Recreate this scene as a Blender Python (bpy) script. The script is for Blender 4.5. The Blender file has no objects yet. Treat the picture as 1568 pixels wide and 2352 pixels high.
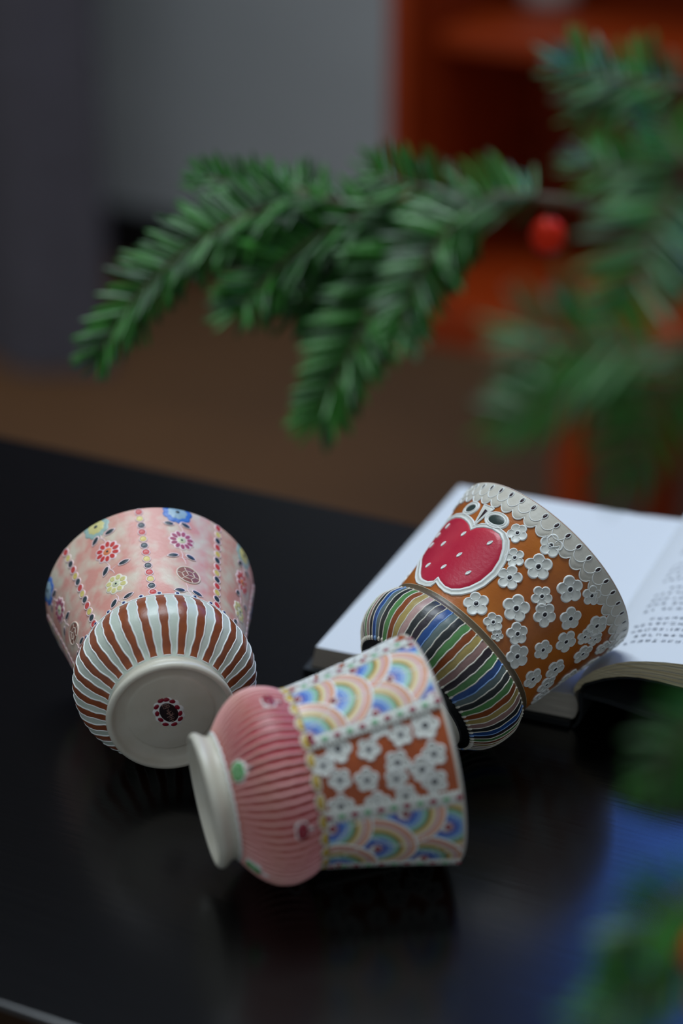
import bpy, math, random
import numpy as np
from mathutils import Matrix, Vector
R = random.Random(7)
SC = bpy.context.scene
COL = SC.collection
T = 0.75                                   # height of the table top above the floor

# ---------------------------------------------------------------- camera, world, light, exposure
cam_d = bpy.data.cameras.new('camera')
cam = bpy.data.objects.new('camera', cam_d); COL.objects.link(cam)
cam.location = (0, 0, T + 0.4855)
cam.rotation_euler = (math.pi / 2 - 0.4354, 0, 0)
cam_d.sensor_fit = 'HORIZONTAL'; cam_d.sensor_width = 24.0
cam_d.lens = 5150.0 / 1568.0 * 24.0
cam_d.clip_start = 0.02; cam_d.clip_end = 30
cam_d.dof.use_dof = True; cam_d.dof.focus_distance = 0.905; cam_d.dof.aperture_fstop = 3.35
SC.camera = cam

W = bpy.data.worlds.new('world'); SC.world = W; W.use_nodes = True
bg = W.node_tree.nodes['Background']
bg.inputs[0].default_value = (0.80, 0.90, 1.0, 1); bg.inputs[1].default_value = 0.37

def area(name, loc, target, sx, sy, energy, color):
    d = bpy.data.lights.new(name, 'AREA'); d.shape = 'RECTANGLE'; d.size = sx; d.size_y = sy
    d.energy = energy; d.color = color
    o = bpy.data.objects.new(name, d); COL.objects.link(o); o.location = loc
    o.rotation_euler = (Vector(target) - Vector(loc)).to_track_quat('-Z', 'Y').to_euler()
    return o
area('ceiling_panel_light', (-0.15, 1.35, 2.75), (0.0, 0.95, T), 1.3, 0.9, 40.0, (0.80, 0.91, 1.0))
SC.view_settings.view_transform = 'Standard'; SC.view_settings.look = 'None'
SC.view_settings.gamma = 1.0; SC.view_settings.exposure = 0.0
SC.view_settings.use_curve_mapping = False
SC.cycles.use_denoising = True
SC.cycles.max_bounces = 8

# ---------------------------------------------------------------- helpers
def lin(c):
    return tuple(((v / 255) / 12.92 if v <= 10 else ((v / 255 + 0.055) / 1.055) ** 2.4) for v in c)
MATS = {}
def mat(name, rgb, rough=0.4, rgb2=None, scale=60.0, bump=0.0, bscale=900.0, spec=0.5, coat=0.0, stretch=None, contrast=(0.35, 0.65), detail=3.0, sss=0.0):
    if name in MATS: return MATS[name]
    m = bpy.data.materials.new(name); m.use_nodes = True
    nt = m.node_tree; b = nt.nodes['Principled BSDF']
    c = lin(rgb); b.inputs['Base Color'].default_value = (*c, 1)
    b.inputs['Roughness'].default_value = rough
    b.inputs['Specular IOR Level'].default_value = spec
    b.inputs['Coat Weight'].default_value = coat; b.inputs['Coat Roughness'].default_value = 0.12
    tc = nt.nodes.new('ShaderNodeTexCoord'); src = tc.outputs['Object']
    if stretch:
        mp = nt.nodes.new('ShaderNodeMapping'); mp.inputs['Scale'].default_value = stretch
        nt.links.new(src, mp.inputs[0]); src = mp.outputs[0]
    if rgb2:
        n = nt.nodes.new('ShaderNodeTexNoise'); n.inputs['Scale'].default_value = scale; n.inputs['Detail'].default_value = detail
        r = nt.nodes.new('ShaderNodeValToRGB')
        r.color_ramp.elements[0].position = contrast[0]; r.color_ramp.elements[1].position = contrast[1]
        r.color_ramp.elements[0].color = (*c, 1); r.color_ramp.elements[1].color = (*lin(rgb2), 1)
        nt.links.new(src, n.inputs['Vector']); nt.links.new(n.outputs['Fac'], r.inputs[0]); nt.links.new(r.outputs[0], b.inputs['Base Color'])
    if bump:
        n2 = nt.nodes.new('ShaderNodeTexNoise'); n2.inputs['Scale'].default_value = bscale; n2.inputs['Detail'].default_value = 2
        bp = nt.nodes.new('ShaderNodeBump'); bp.inputs['Strength'].default_value = bump; bp.inputs['Distance'].default_value = 0.0006
        nt.links.new(src, n2.inputs['Vector']); nt.links.new(n2.outputs['Fac'], bp.inputs['Height']); nt.links.new(bp.outputs[0], b.inputs['Normal'])
    MATS[name] = m
    return m
def glaze(name, rgb, rgb2=None, rough=0.36, scale=90, bump=0.12, **k):
    return mat('glaze_' + name, rgb, rough, rgb2, scale, bump, 700.0, 0.45, **k)

class MB:
    def __init__(s): s.v = []; s.f = []; s.m = []
    def add(s, vs, fs, mi=0):
        o = len(s.v); s.v += [tuple(v) for v in vs]
        for f in fs: s.f.append(tuple(i + o for i in f)); s.m.append(mi)
    def grid(s, rows, mi=0, closed=False, mfun=None):
        n = len(rows[0]); o = len(s.v)
        for r in rows: s.v += [tuple(p) for p in r]
        for i in range(len(rows) - 1):
            for j in range(n if closed else n - 1):
                k = (j + 1) % n
                s.f.append((o + i * n + j, o + i * n + k, o + (i + 1) * n + k, o + (i + 1) * n + j))
                s.m.append(mfun(i, j) if mfun else mi)
    def box(s, x0, x1, y0, y1, z0, z1, mi=0, M=None):
        vs = [(x, y, z) for z in (z0, z1) for y in (y0, y1) for x in (x0, x1)]
        if M: vs = [tuple(M @ Vector(v)) for v in vs]
        s.add(vs, [(0, 2, 3, 1), (4, 5, 7, 6), (0, 1, 5, 4), (2, 6, 7, 3), (0, 4, 6, 2), (1, 3, 7, 5)], mi)
    def mesh(s, name, mats, smooth=True):
        me = bpy.data.meshes.new(name); me.from_pydata(s.v, [], s.f)
        for m in (mats if isinstance(mats, (list, tuple)) else [mats]): me.materials.append(m)
        me.polygons.foreach_set('material_index', s.m)
        me.polygons.foreach_set('use_smooth', [smooth] * len(s.f))
        me.update(); return me
    def build(s, name, mats, parent=None, smooth=True):
        return link(name, s.mesh(name, mats, smooth), parent)
def link(name, me, parent=None, rotz=0.0):
    o = bpy.data.objects.new(name, me); COL.objects.link(o)
    if parent: o.parent = parent
    if rotz: o.rotation_euler = (0, 0, rotz)
    return o
def empty(name, M, label, cat, group=None):
    o = bpy.data.objects.new(name, None); COL.objects.link(o); o.matrix_world = M
    o.empty_display_size = 0.02
    tag(o, label, cat, group); return o
def tag(o, label, cat, group=None):
    o['label'] = label; o['category'] = cat
    if group: o['group'] = group
    return o
def struct(o): o['kind'] = 'structure'; return o
def bevel(o, w, seg=2):
    m = o.modifiers.new('bevel', 'BEVEL'); m.width = w; m.segments = seg; m.limit_method = 'ANGLE'; return o
def tube3(mb, pts, rad, mi=0, n=8, caps=True):
    P = [Vector(p) for p in pts]; rows = []
    for i, p in enumerate(P):
        t = (P[min(i + 1, len(P) - 1)] - P[max(i - 1, 0)]).normalized()
        a = t.cross(Vector((0, 0, 1)))
        if a.length < 1e-4: a = t.cross(Vector((1, 0, 0)))
        a.normalize(); b = t.cross(a)
        r = rad[i] if isinstance(rad, (list, tuple)) else rad
        rows.append([p + r * (math.cos(q) * a + math.sin(q) * b) for q in [2 * math.pi * k / n for k in range(n)]])
    mb.grid(rows, mi, True)
    if caps:
        o = len(mb.v); mb.v += [tuple(P[0]), tuple(P[-1])]
        base = o - len(rows) * n
        for k in range(n):
            mb.f.append((base + (k + 1) % n, base + k, o)); mb.m.append(mi)
            e = o - n; mb.f.append((e + k, e + (k + 1) % n, o + 1)); mb.m.append(mi)

# ---------------------------------------------------------------- the setting (frame turned 27 degrees)
TH = math.radians(27.0)
E1 = Vector((math.cos(TH), -math.sin(TH), 0)); E2 = Vector((math.sin(TH), math.cos(TH), 0))
ROOM = Matrix(((E1.x, E2.x, 0, 0), (E1.y, E2.y, 0, 0), (0, 0, 1, 0), (0, 0, 0, 1)))
def place(o): o.matrix_world = ROOM; return o

m_floor = mat('brown_floor', (118, 80, 46), 0.6, (108, 73, 42), 3.0, 0.1, 60)
m_wall = mat('grey_plaster', (182, 185, 185), 0.8, (174, 177, 177), 4.0, 0.2, 150)
m_black = mat('black_paint', (16, 16, 17), 0.5)
mb = MB(); mb.box(-4.5, 3.2, -1.6, 3.12, -0.06, 0.0)
struct(place(mb.build('floor', m_floor, smooth=False)))
# back wall with the high window cut out of it
WX0, WX1, WZ0, WZ1 = -1.13, 0.75, 2.02, 2.86
mb = MB()
for (a, b, z0, z1) in ((-4.5, WX0, 0, 2.92), (WX1, 3.2, 0, 2.92), (WX0, WX1, 0, WZ0), (WX0, WX1, WZ1, 2.92)):
    mb.box(a, b, 3.12, 3.26, z0, z1)
struct(place(mb.build('wall_back', m_wall, smooth=False)))
mb = MB(); mb.box(-4.5, 3.2, 0.1, 3.26, 2.92, 3.0)
struct(place(mb.build('ceiling', mat('ceiling_paint', (168, 168, 166), 0.85), smooth=False)))
mb = MB(); mb.box(-4.5, 3.2, 3.105, 3.12, 0.0, 0.095)
struct(bevel(place(mb.build('baseboard_back', m_black, smooth=False)), 0.003))
wf = MB()
for (a, b, z0, z1) in ((WX0, WX1, WZ0, WZ0 + .05), (WX0, WX1, WZ1 - .05, WZ1), (WX0, WX0 + .05, WZ0 + .05, WZ1 - .05), (WX1 - .05, WX1, WZ0 + .05, WZ1 - .05), (-0.16, -0.11, WZ0 + .05, WZ1 - .05)):
    wf.box(a, b, 3.14, 3.2, z0, z1)
win = struct(place(wf.build('window_1', mat('window_frame_grey', (70, 72, 76), 0.5), smooth=False)))
m_sky = bpy.data.materials.new('dusk_blue_daylight'); m_sky.use_nodes = True
nt = m_sky.node_tree; nt.nodes.remove(nt.nodes['Principled BSDF']); em = nt.nodes.new('ShaderNodeEmission')
em.inputs[0].default_value = (0.09, 0.26, 1.0, 1); em.inputs[1].default_value = 3.9
nt.links.new(em.outputs[0], nt.nodes['Material Output'].inputs[0])
for a, b in ((WX0 + .05, -0.16), (-0.11, WX1 - .05)):
    pb = MB(); pb.box(a, b, 3.165, 3.171, WZ0 + .05, WZ1 - .05)
    p = pb.build('pane', m_sky, win, smooth=False)

# curtain hanging at the left
m_curt = mat('charcoal_curtain', (84, 80, 88), 0.9, (76, 72, 78), 30, 0.3, 1500)
rows = []
cb = MB(); n = 120
for side in (0.0, 0.012):
    for iz in range(13):
        z = 0.004 + 2.6 * iz / 12
        row = []
        for k in range(n + 1):
            x = -3.4 + 1.66 * k / n
            y = 2.615 + 0.035 * math.sin(x * 21 + 0.6 * math.sin(x * 7)) * (0.75 + 0.25 * iz / 12) + side
            row.append((x, y, z))
        rows.append(row)
cb.grid(rows[:13]); cb.grid([r[::-1] for r in rows[13:]])
for j in range(12):
    for k in (0, n):
        a, b = rows[j][k], rows[j + 1][k]; c, d = rows[j + 13][k], rows[j + 14][k]
        cb.add([a, b, d, c], [(0, 1, 2, 3)])
for j in (0, 12):
    cb.grid([rows[j], rows[j + 13]])
tag(place(cb.build('curtain', m_curt)), 'dark charcoal curtain hanging in soft folds at the left, down to the brown floor', 'curtain')

# ---------------------------------------------------------------- black table
m_tab = bpy.data.materials.new('black_lacquered_wood'); m_tab.use_nodes = True
nt = m_tab.node_tree; b = nt.nodes['Principled BSDF']
tc = nt.nodes.new('ShaderNodeTexCoord'); mp = nt.nodes.new('ShaderNodeMapping'); mp.inputs['Scale'].default_value = (5, 170, 60)
ns = nt.nodes.new('ShaderNodeTexNoise'); ns.inputs['Scale'].default_value = 2.2; ns.inputs['Detail'].default_value = 6
cr = nt.nodes.new('ShaderNodeValToRGB'); cr.color_ramp.elements[0].color = (0.0004, 0.0004, 0.0004, 1); cr.color_ramp.elements[1].color = (0.0014, 0.0011, 0.0010, 1)
sc_ = nt.nodes.new('ShaderNodeValToRGB'); sc_.color_ramp.elements[0].position = 0.735; sc_.color_ramp.elements[1].position = 0.80
sc_.color_ramp.elements[0].color = (0, 0, 0, 1); sc_.color_ramp.elements[1].color = (0.03, 0.027, 0.025, 1)
n3 = nt.nodes.new('ShaderNodeTexNoise'); n3.inputs['Scale'].default_value = 3.3; n3.inputs['Detail'].default_value = 4
mp3 = nt.nodes.new('ShaderNodeMapping'); mp3.inputs['Scale'].default_value = (9, 300, 60); mp3.inputs['Location'].default_value = (3, 1, 0)
ad = nt.nodes.new('ShaderNodeMixRGB'); ad.blend_type = 'ADD'; ad.inputs[0].default_value = 0.5
bp = nt.nodes.new('ShaderNodeBump'); bp.inputs['Strength'].default_value = 0.12; bp.inputs['Distance'].default_value = 0.0006
L = nt.links.new
L(tc.outputs['Object'], mp.inputs[0]); L(mp.outputs[0], ns.inputs['Vector']); L(ns.outputs['Fac'], cr.inputs[0])
L(tc.outputs['Object'], mp3.inputs[0]); L(mp3.outputs[0], n3.inputs['Vector']); L(n3.outputs['Fac'], sc_.inputs[0])
L(cr.outputs[0], ad.inputs[1]); L(sc_.outputs[0], ad.inputs[2]); L(ad.outputs[0], b.inputs['Base Color'])
L(ns.outputs['Fac'], bp.inputs['Height']); L(bp.outputs[0], b.inputs['Normal'])
b.inputs['Roughness'].default_value = 0.21; b.inputs['Specular IOR Level'].default_value = 0.62
table = empty('table', ROOM.copy(), 'low gloss black wooden table with the three cups and the open book on it', 'table')
TX0, TX1, TY0, TY1 = -0.95, 0.62, 0.513, 0.934
mb = MB(); mb.box(TX0, TX1, TY0, TY1, T - 0.022, T)
bevel(mb.build('table_top', m_tab, table, smooth=False), 0.002, 3)
mb = MB(); mb.box(TX0 - .006, TX1 + .006, TY0 - .006, TY1 - .012, T - 0.034, T - 0.0222)
bevel(mb.build('moulding', m_tab, table, smooth=False), 0.003, 3)
for (x0, x1, y0, y1) in ((TX0 + .06, TX1 - .06, TY0 + .03, TY0 + .05), (TX0 + .06, TX1 - .06, TY1 - .05, TY1 - .03), (TX0 + .04, TX0 + .06, TY0 + .05, TY1 - .05), (TX1 - .06, TX1 - .04, TY0 + .05, TY1 - .05)):
    mb = MB(); mb.box(x0, x1, y0, y1, T - 0.11, T - 0.0342); bevel(mb.build('apron', m_tab, table, smooth=False), 0.002)
for x in (TX0 + .015, TX1 - .06):
    for y in (TY0 + .012, TY1 - .057):
        mb = MB(); mb.box(x, x + .045, y, y + .045, 0.0, T - 0.0342); bevel(mb.build('leg', m_tab, table, smooth=False), 0.004)

# ---------------------------------------------------------------- orange wooden shelf cabinet behind
m_or = mat('orange_stained_wood', (150, 52, 8), 0.5, (134, 43, 5), 4.0, 0.15, 80, spec=.25, stretch=(1, 8, 8))
cab = empty('shelf_cabinet', ROOM.copy(), 'orange-red stained open wooden shelf cabinet on legs behind the table', 'cabinet')
CX0, CX1, CY0, CY1 = -0.968, 0.16, 2.0, 2.36
def cbox(name, *a, m=m_or, bev=0.004):
    mb = MB(); mb.box(*a); return bevel(mb.build(name, m, cab, smooth=False), bev)
ZB = T - 0.345
cbox('side_panel', CX0, CX0 + .022, CY0, CY1, ZB, T + .38)
cbox('side_panel', CX1 - .022, CX1, CY0, CY1, ZB, T + .38)
cbox('bottom_board', CX0 + .0222, CX1 - .0222, CY0 + .001, CY1 - .02, ZB, ZB + .045)
cbox('shelf_board', CX0 + .0222, CX1 - .0222, CY0 + .075, CY1 - .02, T - .054, T - .032)
cbox('top_board', CX0 - .01, CX1 + .01, CY0 - .01, CY1 + .01, T + .3802, T + .405)
cbox('back_panel', CX0 + .0222, CX1 - .0222, CY1 - .0198, CY1 - .006, ZB, T + .38)
for x in (-.775, -.09):
    for y in (CY0 + .004, CY1 - .06):
        cbox('leg', x, x + .038, y, y + .038, 0.0, ZB - .0002)
m_wht = glaze('white_porcelain', (205, 205, 200))
vb = MB(); prof = [(0, 0), (.028, 0), (.031, .003), (.032, .012), (.039, .03), (.044, .06), (.044, .09), (.038, .125), (.028, .15), (.024, .165), (.028, .18), (.024, .179), (.021, .165), (.025, .15), (.027, .10), (0, .02)]
vb.grid([[(r * math.cos(a), r * math.sin(a), z) for a in [2 * math.pi * k / 40 for k in range(40)]] for r, z in prof], 0, True)
vase = vb.build('vase', m_wht)
vase.location = ROOM @ Vector((-0.897, 2.25, T - .0318))
tag(vase, 'white porcelain vase standing on the upper board of the orange cabinet', 'vase')

# ---------------------------------------------------------------- cups
def pchip(P):
    x = np.array([p[0] for p in P], float); y = np.array([p[1] for p in P], float)
    h = np.diff(x); d = np.diff(y) / h; m = np.zeros(len(x)); m[0] = d[0]; m[-1] = d[-1]
    for i in range(1, len(x) - 1):
        if d[i - 1] * d[i] > 0:
            w1 = 2 * h[i] + h[i - 1]; w2 = h[i] + 2 * h[i - 1]; m[i] = (w1 + w2) / (w1 / d[i - 1] + w2 / d[i])
    def f(q):
        q = min(max(q, x[0]), x[-1]); i = min(int(np.searchsorted(x, q, 'right')) - 1, len(h) - 1); t = (q - x[i]) / h[i]
        return float((1 + 2 * t) * (1 - t) ** 2 * y[i] + t * (1 - t) ** 2 * h[i] * m[i] + t * t * (3 - 2 * t) * y[i + 1] + t * t * (t - 1) * h[i] * m[i + 1])
    return f
FOOT = [(0, 24.9), (0.7, 25.8), (2.0, 26.1), (3.4, 25.5), (5.2, 24.1), (6.8, 23.6)]
P_A = FOOT + [(8, 24.2), (10, 25.8), (13, 29.8), (17, 33.8), (22, 36.7), (27, 37.5), (32, 36.6), (36, 35.1), (38.3, 34.5), (42, 34.9), (50, 36.4), (60, 38.4), (70, 40.5), (80, 42.8), (89.5, 45.0)]
P_B = [(0, 24.9), (0.7, 25.9), (2.0, 26.3), (4.0, 26.0), (6.0, 25.9), (8.0, 26.2), (9.3, 26.9), (10, 28.3), (13, 32.3), (17, 36.0), (22, 38.0), (28, 38.8), (33, 37.4), (36.4, 35.6), (42, 36.2), (50, 37.3), (60, 39.0), (70, 40.9), (80, 43.0), (90.9, 45.0)]
D2R = math.pi / 180
class Cup:
    def __init__(s, name, P, rim, yaw, el, scale, label):
        s.H = P[-1][0]; s.r = pchip(P)
        ax = Vector((math.sin(yaw) * math.cos(el), math.cos(yaw) * math.cos(el), math.sin(el)))
        e1 = (Vector((0, 0, 1)) - ax * ax.z).normalized(); e2 = ax.cross(e1)
        base = Vector(rim) - ax * s.H * scale * 0.001
        s.root = empty(name, Matrix(((e1.x * scale, e2.x * scale, ax.x * scale, base.x), (e1.y * scale, e2.y * scale, ax.y * scale, base.y), (e1.z * scale, e2.z * scale, ax.z * scale, base.z), (0, 0, 0, 1))), label, 'cup', 'hand-painted porcelain cups lying on the table')
    def S(s, th, z, off=0.0):
        r = s.r(z); dr = (s.r(z + .3) - s.r(z - .3)) / .6
        if z > s.H - .3: dr = (s.r(s.H) - s.r(s.H - .5)) / .5
        n = math.hypot(1, dr); c, sn = math.cos(th * D2R), math.sin(th * D2R)
        rr = r + off / n; zz = z - off * dr / n
        return (rr * c * .001, rr * sn * .001, zz * .001)
    def lathe(s, name, rz, m, n=160, closed_top=False):
        mb = MB(); mb.grid([[(r * .001 * math.cos(a), r * .001 * math.sin(a), z * .001) for a in [2 * math.pi * k / n for k in range(n)]] for z, r in rz], 0, True)
        return mb.build(name, m, s.root)
    def band(s, name, z0, z1, m, off=0.0, n=160, step=1.0):
        k = max(2, int((z1 - z0) / step)); mb = MB()
        zs = [z0 + (z1 - z0) * i / k for i in range(k + 1)]
        mb.grid([[s.S(360 * j / n, z, off) for j in range(n)] for z in zs], 0, True)
        return mb.build(name, m, s.root)
    def L(s, th0, z0, a, b, off):               # local mm around a point of the surface
        z = min(max(z0 + b, 0.5), s.H - .25); return s.S(th0 + a / s.r(z) / D2R, z, off)
    def plate(s, mb, th0, z0, pts, h=.3, prof=None, mi=0, base=0.0, ctr=(0, 0), mis=None):
        prof = prof or ((0, h), (.45, h), (.8, h), (.95, h * .8), (1.04, -.15))
        n = len(pts); rows = []
        for f, o in prof:
            rows.append([s.L(th0, z0, ctr[0] + (p[0] - ctr[0]) * f, ctr[1] + (p[1] - ctr[1]) * f, base + o) for p in pts])
        mb.grid(rows, mi, True, (lambda i, j: mis[i]) if mis else None)
    def tube(s, mb, path, w=.5, h=.5, mi=0, closed=False, base=0.0, n=5):
        P = [Vector(s.S(t, z, base)) for t, z in path]; Q = [Vector(s.S(t, z, base + 1.0)) for t, z in path]
        rows = []; k = len(P)
        for i in range(k):
            a = P[(i - 1) % k] if closed else P[max(i - 1, 0)]; b = P[(i + 1) % k] if closed else P[min(i + 1, k - 1)]
            t = (b - a).normalized(); nn = (Q[i] - P[i]).normalized(); sd = nn.cross(t)
            taper = 1.0 if closed or 0 < i < k - 1 else .55
            rows.append([P[i] + (sd * w * taper * math.cos(q) + nn * (h * taper * math.sin(q) - .08)) * .001 for q in [math.pi * j / (n - 1) for j in range(n)]])
        if closed: rows.append(rows[0])
        mb.grid(rows, mi)
    def ltube(s, mb, th0, z0, pts, w=.4, h=.4, mi=0, closed=False, base=0.0):
        s.tube(mb, [(th0 + a / s.r(min(z0 + b, s.H)) / D2R, min(z0 + b, s.H - .3)) for a, b in pts], w, h, mi, closed, base)
    def shell(s, m_in, m_foot):
        n = 160
        rz = [(s.H, s.r(s.H)), (s.H + .45, s.r(s.H) - .35), (s.H + .6, s.r(s.H) - 1.1), (s.H + .3, s.r(s.H) - 1.9)]
        zz = s.H - .8
        while zz > 14: rz.append((zz, s.r(zz) - 2.7)); zz -= 2.0
        rz += [(12.5, 24.0), (11.2, 18.0), (11.0, 8.0), (11.0, 0.001)]
        s.lathe('cup_interior', rz, m_in)
        s.lathe('foot_ring', [(z, s.r(z)) for z in (8.2, 7.4, 6.8, 6, 5.2, 4.2, 3.4, 2.6, 2, 1.3, .7, .25)] + [(0, 24.9), (0, 24.2), (.2, 23.8), (.9, 23.35), (2.0, 22.9), (2.9, 22.3), (3.5, 21.2), (3.85, 19.8), (4.0, 18.6), (4.0, 17.9), (3.75, 17.5), (3.6, 17.0), (3.6, 12), (3.6, .001)], m_foot)
def ell(rx, ry, rot=0, n=16, cx=0, cy=0, tip=0):
    o = []
    for k in range(n):
        a = 2 * math.pi * k / n; x = rx * math.cos(a); y = ry * math.sin(a) * (1 - tip * max(0, math.cos(a)) ** 3)
        c, sn = math.cos(rot), math.sin(rot); o.append((cx + x * c - y * sn, cy + x * sn + y * c))
    return o

m_cream = glaze('cream_foot', (205, 200, 184), (198, 192, 174))
m_in = glaze('cup_inside', (206, 204, 194))
m_white = glaze('white_slip', (232, 234, 230), rough=.4)
m_petal = glaze('milky_petal', (216, 217, 209), (207, 208, 199), scale=300)
m_dark = glaze('dark_centre', (24, 20, 30), rough=.3)

def blossom(cup, th, z, rad, rot, base, parent_name='flower', dot=1.1):
    mb = MB(); N = 50; pts = []
    jit = [1 + R.uniform(-.12, .12) for _ in range(5)]
    for k in range(N):
        a = 2 * math.pi * k / N; u = 2.5 * (a - rot); q = abs(math.cos(u)) ** .55
        pet = int(math.floor(u / math.pi + .5)) % 5
        rr = rad * (.66 + .35 * q * jit[pet]); pts.append((rr * math.cos(a), rr * math.sin(a)))
    cup.plate(mb, th, z, pts, prof=((0, .24), (.4, .22), (.82, .26), (.88, .5), (.95, .52), (1.0, .3), (1.03, -.15)), base=base, mis=[0, 0, 0, 1, 1, 1])
    for k in range(5):
        a = rot + math.pi / 5 + 2 * math.pi * k / 5
        cup.ltube(mb, th, z, [(rad * f * math.cos(a), rad * f * math.sin(a)) for f in (.66, .55, .42)], .28, .35, 1, base=base + .22)
    cup.ltube(mb, th, z, ell(rad * .19 * dot, rad * .21 * dot, 0, 10), .3, .32, 1, True, base=base + .2)
    o = mb.build(parent_name, [m_petal, m_white], cup.root)
    cb = MB(); cup.plate(cb, th, z, ell(rad * .15 * dot, rad * .17 * dot, 0, 10), prof=((0, .38), (.7, .36), (1.0, .2)), base=base)
    cb.build('flower_centre', m_dark, o)
    return o
def wob(ph, amp, n=2):
    return lambda t: amp * (math.sin(ph + t * 5.1) * .6 + math.sin(ph * 2.3 + t * 11.7) * .4)

EL = math.atan2(45 - 38.4, 89.5 - 27)
# ---- A: pink cup with flower columns, foot towards the camera
cA = Cup('flower_cup', P_A, (-.08217, .86038, T + .0448), -.167, EL, .994, 'pink porcelain cup with flower columns and brown-striped belly, its round foot facing the viewer')
m_pink = glaze('pink_mottled', (216, 150, 136), (216, 202, 180), scale=105, contrast=(.40, .66), detail=2)
m_cel = glaze('celadon_white', (200, 208, 196), (192, 201, 186), scale=60)
m_brown = glaze('brown_stripe', (152, 80, 42), (132, 66, 36), scale=120)
cA.shell(m_in, m_cream)
cA.band('upper_wall', 37.6, 89.5, m_pink)
cA.band('belly', 8.2, 37.6, m_cel)
NS = 29
variants = []
for v in range(4):
    wl, wr = wob(v * 1.7, .5), wob(v * 2.9 + 1, .5)
    zs = [8.9 + 28.3 * i / 22 for i in range(23)]
    hw = lambda z: 3.45 - .35 * math.sin((z - 9) / 28 * math.pi) + (0.4 if z < 12 else 0)
    lft = [(-hw(z) + wl(z * .13), z) for z in zs]; rgt = [(hw(z) + wr(z * .13), z) for z in zs]
    sb = MB(); sb.grid([[cA.S(l[0] + (r_[0] - l[0]) * f, l[1], .16 if 0 < f < 1 else .05) for f in (0, .15, .5, .85, 1)] for l, r_ in zip(lft, rgt)])
    pb = MB(); cA.tube(pb, lft, .36, .42); cA.tube(pb, rgt, .36, .42)
    cA.tube(pb, [(-hw(9) + i * hw(9) * 2 / 6, 8.8) for i in range(7)], .3, .3)
    variants.append((sb.mesh('stripe', m_brown), pb.mesh('piping', m_white)))
for k in range(NS):
    v = variants[R.randrange(4)]; a = (-.6 + 360 / NS * k) * D2R
    s_ = link('stripe', v[0], cA.root, a); link('piping', v[1], s_)
wl = MB(); cA.tube(wl, [(k * 2.0, 37.6 + .45 * abs(math.sin((k * 2.0 + .6) / (360 / NS) * math.pi))) for k in range(180)], .38, .45, 0, True)
wl.build('scalloped_line', m_white, cA.root)
m_bluedot = glaze('cobalt_dot', (34, 50, 110), rough=.3)
db = MB(); cA.plate(db, 0, 38.9, ell(.75, .7, 0, 10), prof=((0, .42), (.7, .4), (1.0, .1)))
dr = MB(); cA.ltube(dr, 0, 38.9, ell(.95, .9, 0, 12), .3, .36, 0, True)
dm, drm = db.mesh('waist_dot', m_bluedot), dr.mesh('dot_outline', m_white)
for k in range(NS):
    d_ = link('waist_dot', dm, cA.root, (-.6 + 360 / NS * k) * D2R); link('dot_outline', drm, d_)
# bead chains
m_red = glaze('coral_red', (206, 66, 62), (190, 56, 54)); m_yel = glaze('soft_yellow', (214, 190, 96), (226, 210, 130)); m_slate = glaze('slate_green', (44, 62, 70), (36, 52, 60))
m_halo = glaze('pale_pink_outline', (236, 206, 204))
beadm = {}
def bead_meshes(z):
    k = round(z, 2)
    if k not in beadm:
        b1 = MB(); pts = ell(1.45, 1.58, .3, 12); cA.plate(b1, 0, z, pts, prof=((0, .18), (.6, .22), (.9, .3), (1.0, .1)))
        b2 = MB(); cA.ltube(b2, 0, z, ell(1.65, 1.78, .3, 14), .34, .45, 0, True)
        beadm[k] = (b1, b2.mesh('bead_outline', m_halo))
    return beadm[k]
CH = [-52.4, -5.0, 41.9, 88.5, 134, 178, -141, -97]
for ci, th in enumerate(CH):
    for i in range(13):
        z = 87.5 - 3.95 * i; b1, hm = bead_meshes(z)
        col = (m_red, m_yel, m_slate)[i % 3]
        o = link('bead', b1.mesh('bead', col), cA.root, (th + (i - 6) * .06 + R.uniform(-.25, .25)) * D2R); link('bead_outline', hm, o)
# flower columns
def petal_flower(th, z, rad, n, cols, core, name='painted_flower', rot=0.0, halo=None, plen=1.0):
    mb = MB(); N = n * 6; pts = []
    for k in range(N):
        a = 2 * math.pi * k / N; rr = rad * (.86 + .16 * abs(math.cos(n / 2 * (a - rot)))); pts.append((rr * math.cos(a), rr * math.sin(a)))
    cA.plate(mb, th, z, pts, prof=((0, .2), (.5, .2), (.9, .24), (1.0, .1), (1.03, -.15)), mi=0)
    for k in range(n):
        a = rot + 2 * math.pi * k / n
        cA.plate(mb, th, z, ell(rad * .27 * plen, rad * 1.85 / n, a, 12, rad * .66 * math.cos(a), rad * .66 * math.sin(a)), prof=((0, .30), (.6, .3), (.85, .34), (1.0, .15)), mi=1, ctr=(rad * .66 * math.cos(a), rad * .66 * math.sin(a)))
    cA.plate(mb, th, z, ell(rad * .36, rad * .33, .3, 14), prof=((0, .36), (.8, .36), (1.0, .15)), mi=2)
    o = mb.build(name, [halo or m_halo, cols, core], cA.root)
    cb = MB(); cA.plate(cb, th, z, ell(rad * .11, rad * .1, 0, 8), prof=((0, .5), (.8, .48), (1.0, .2))); cb.build('flower_centre', m_slate, o)
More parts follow.
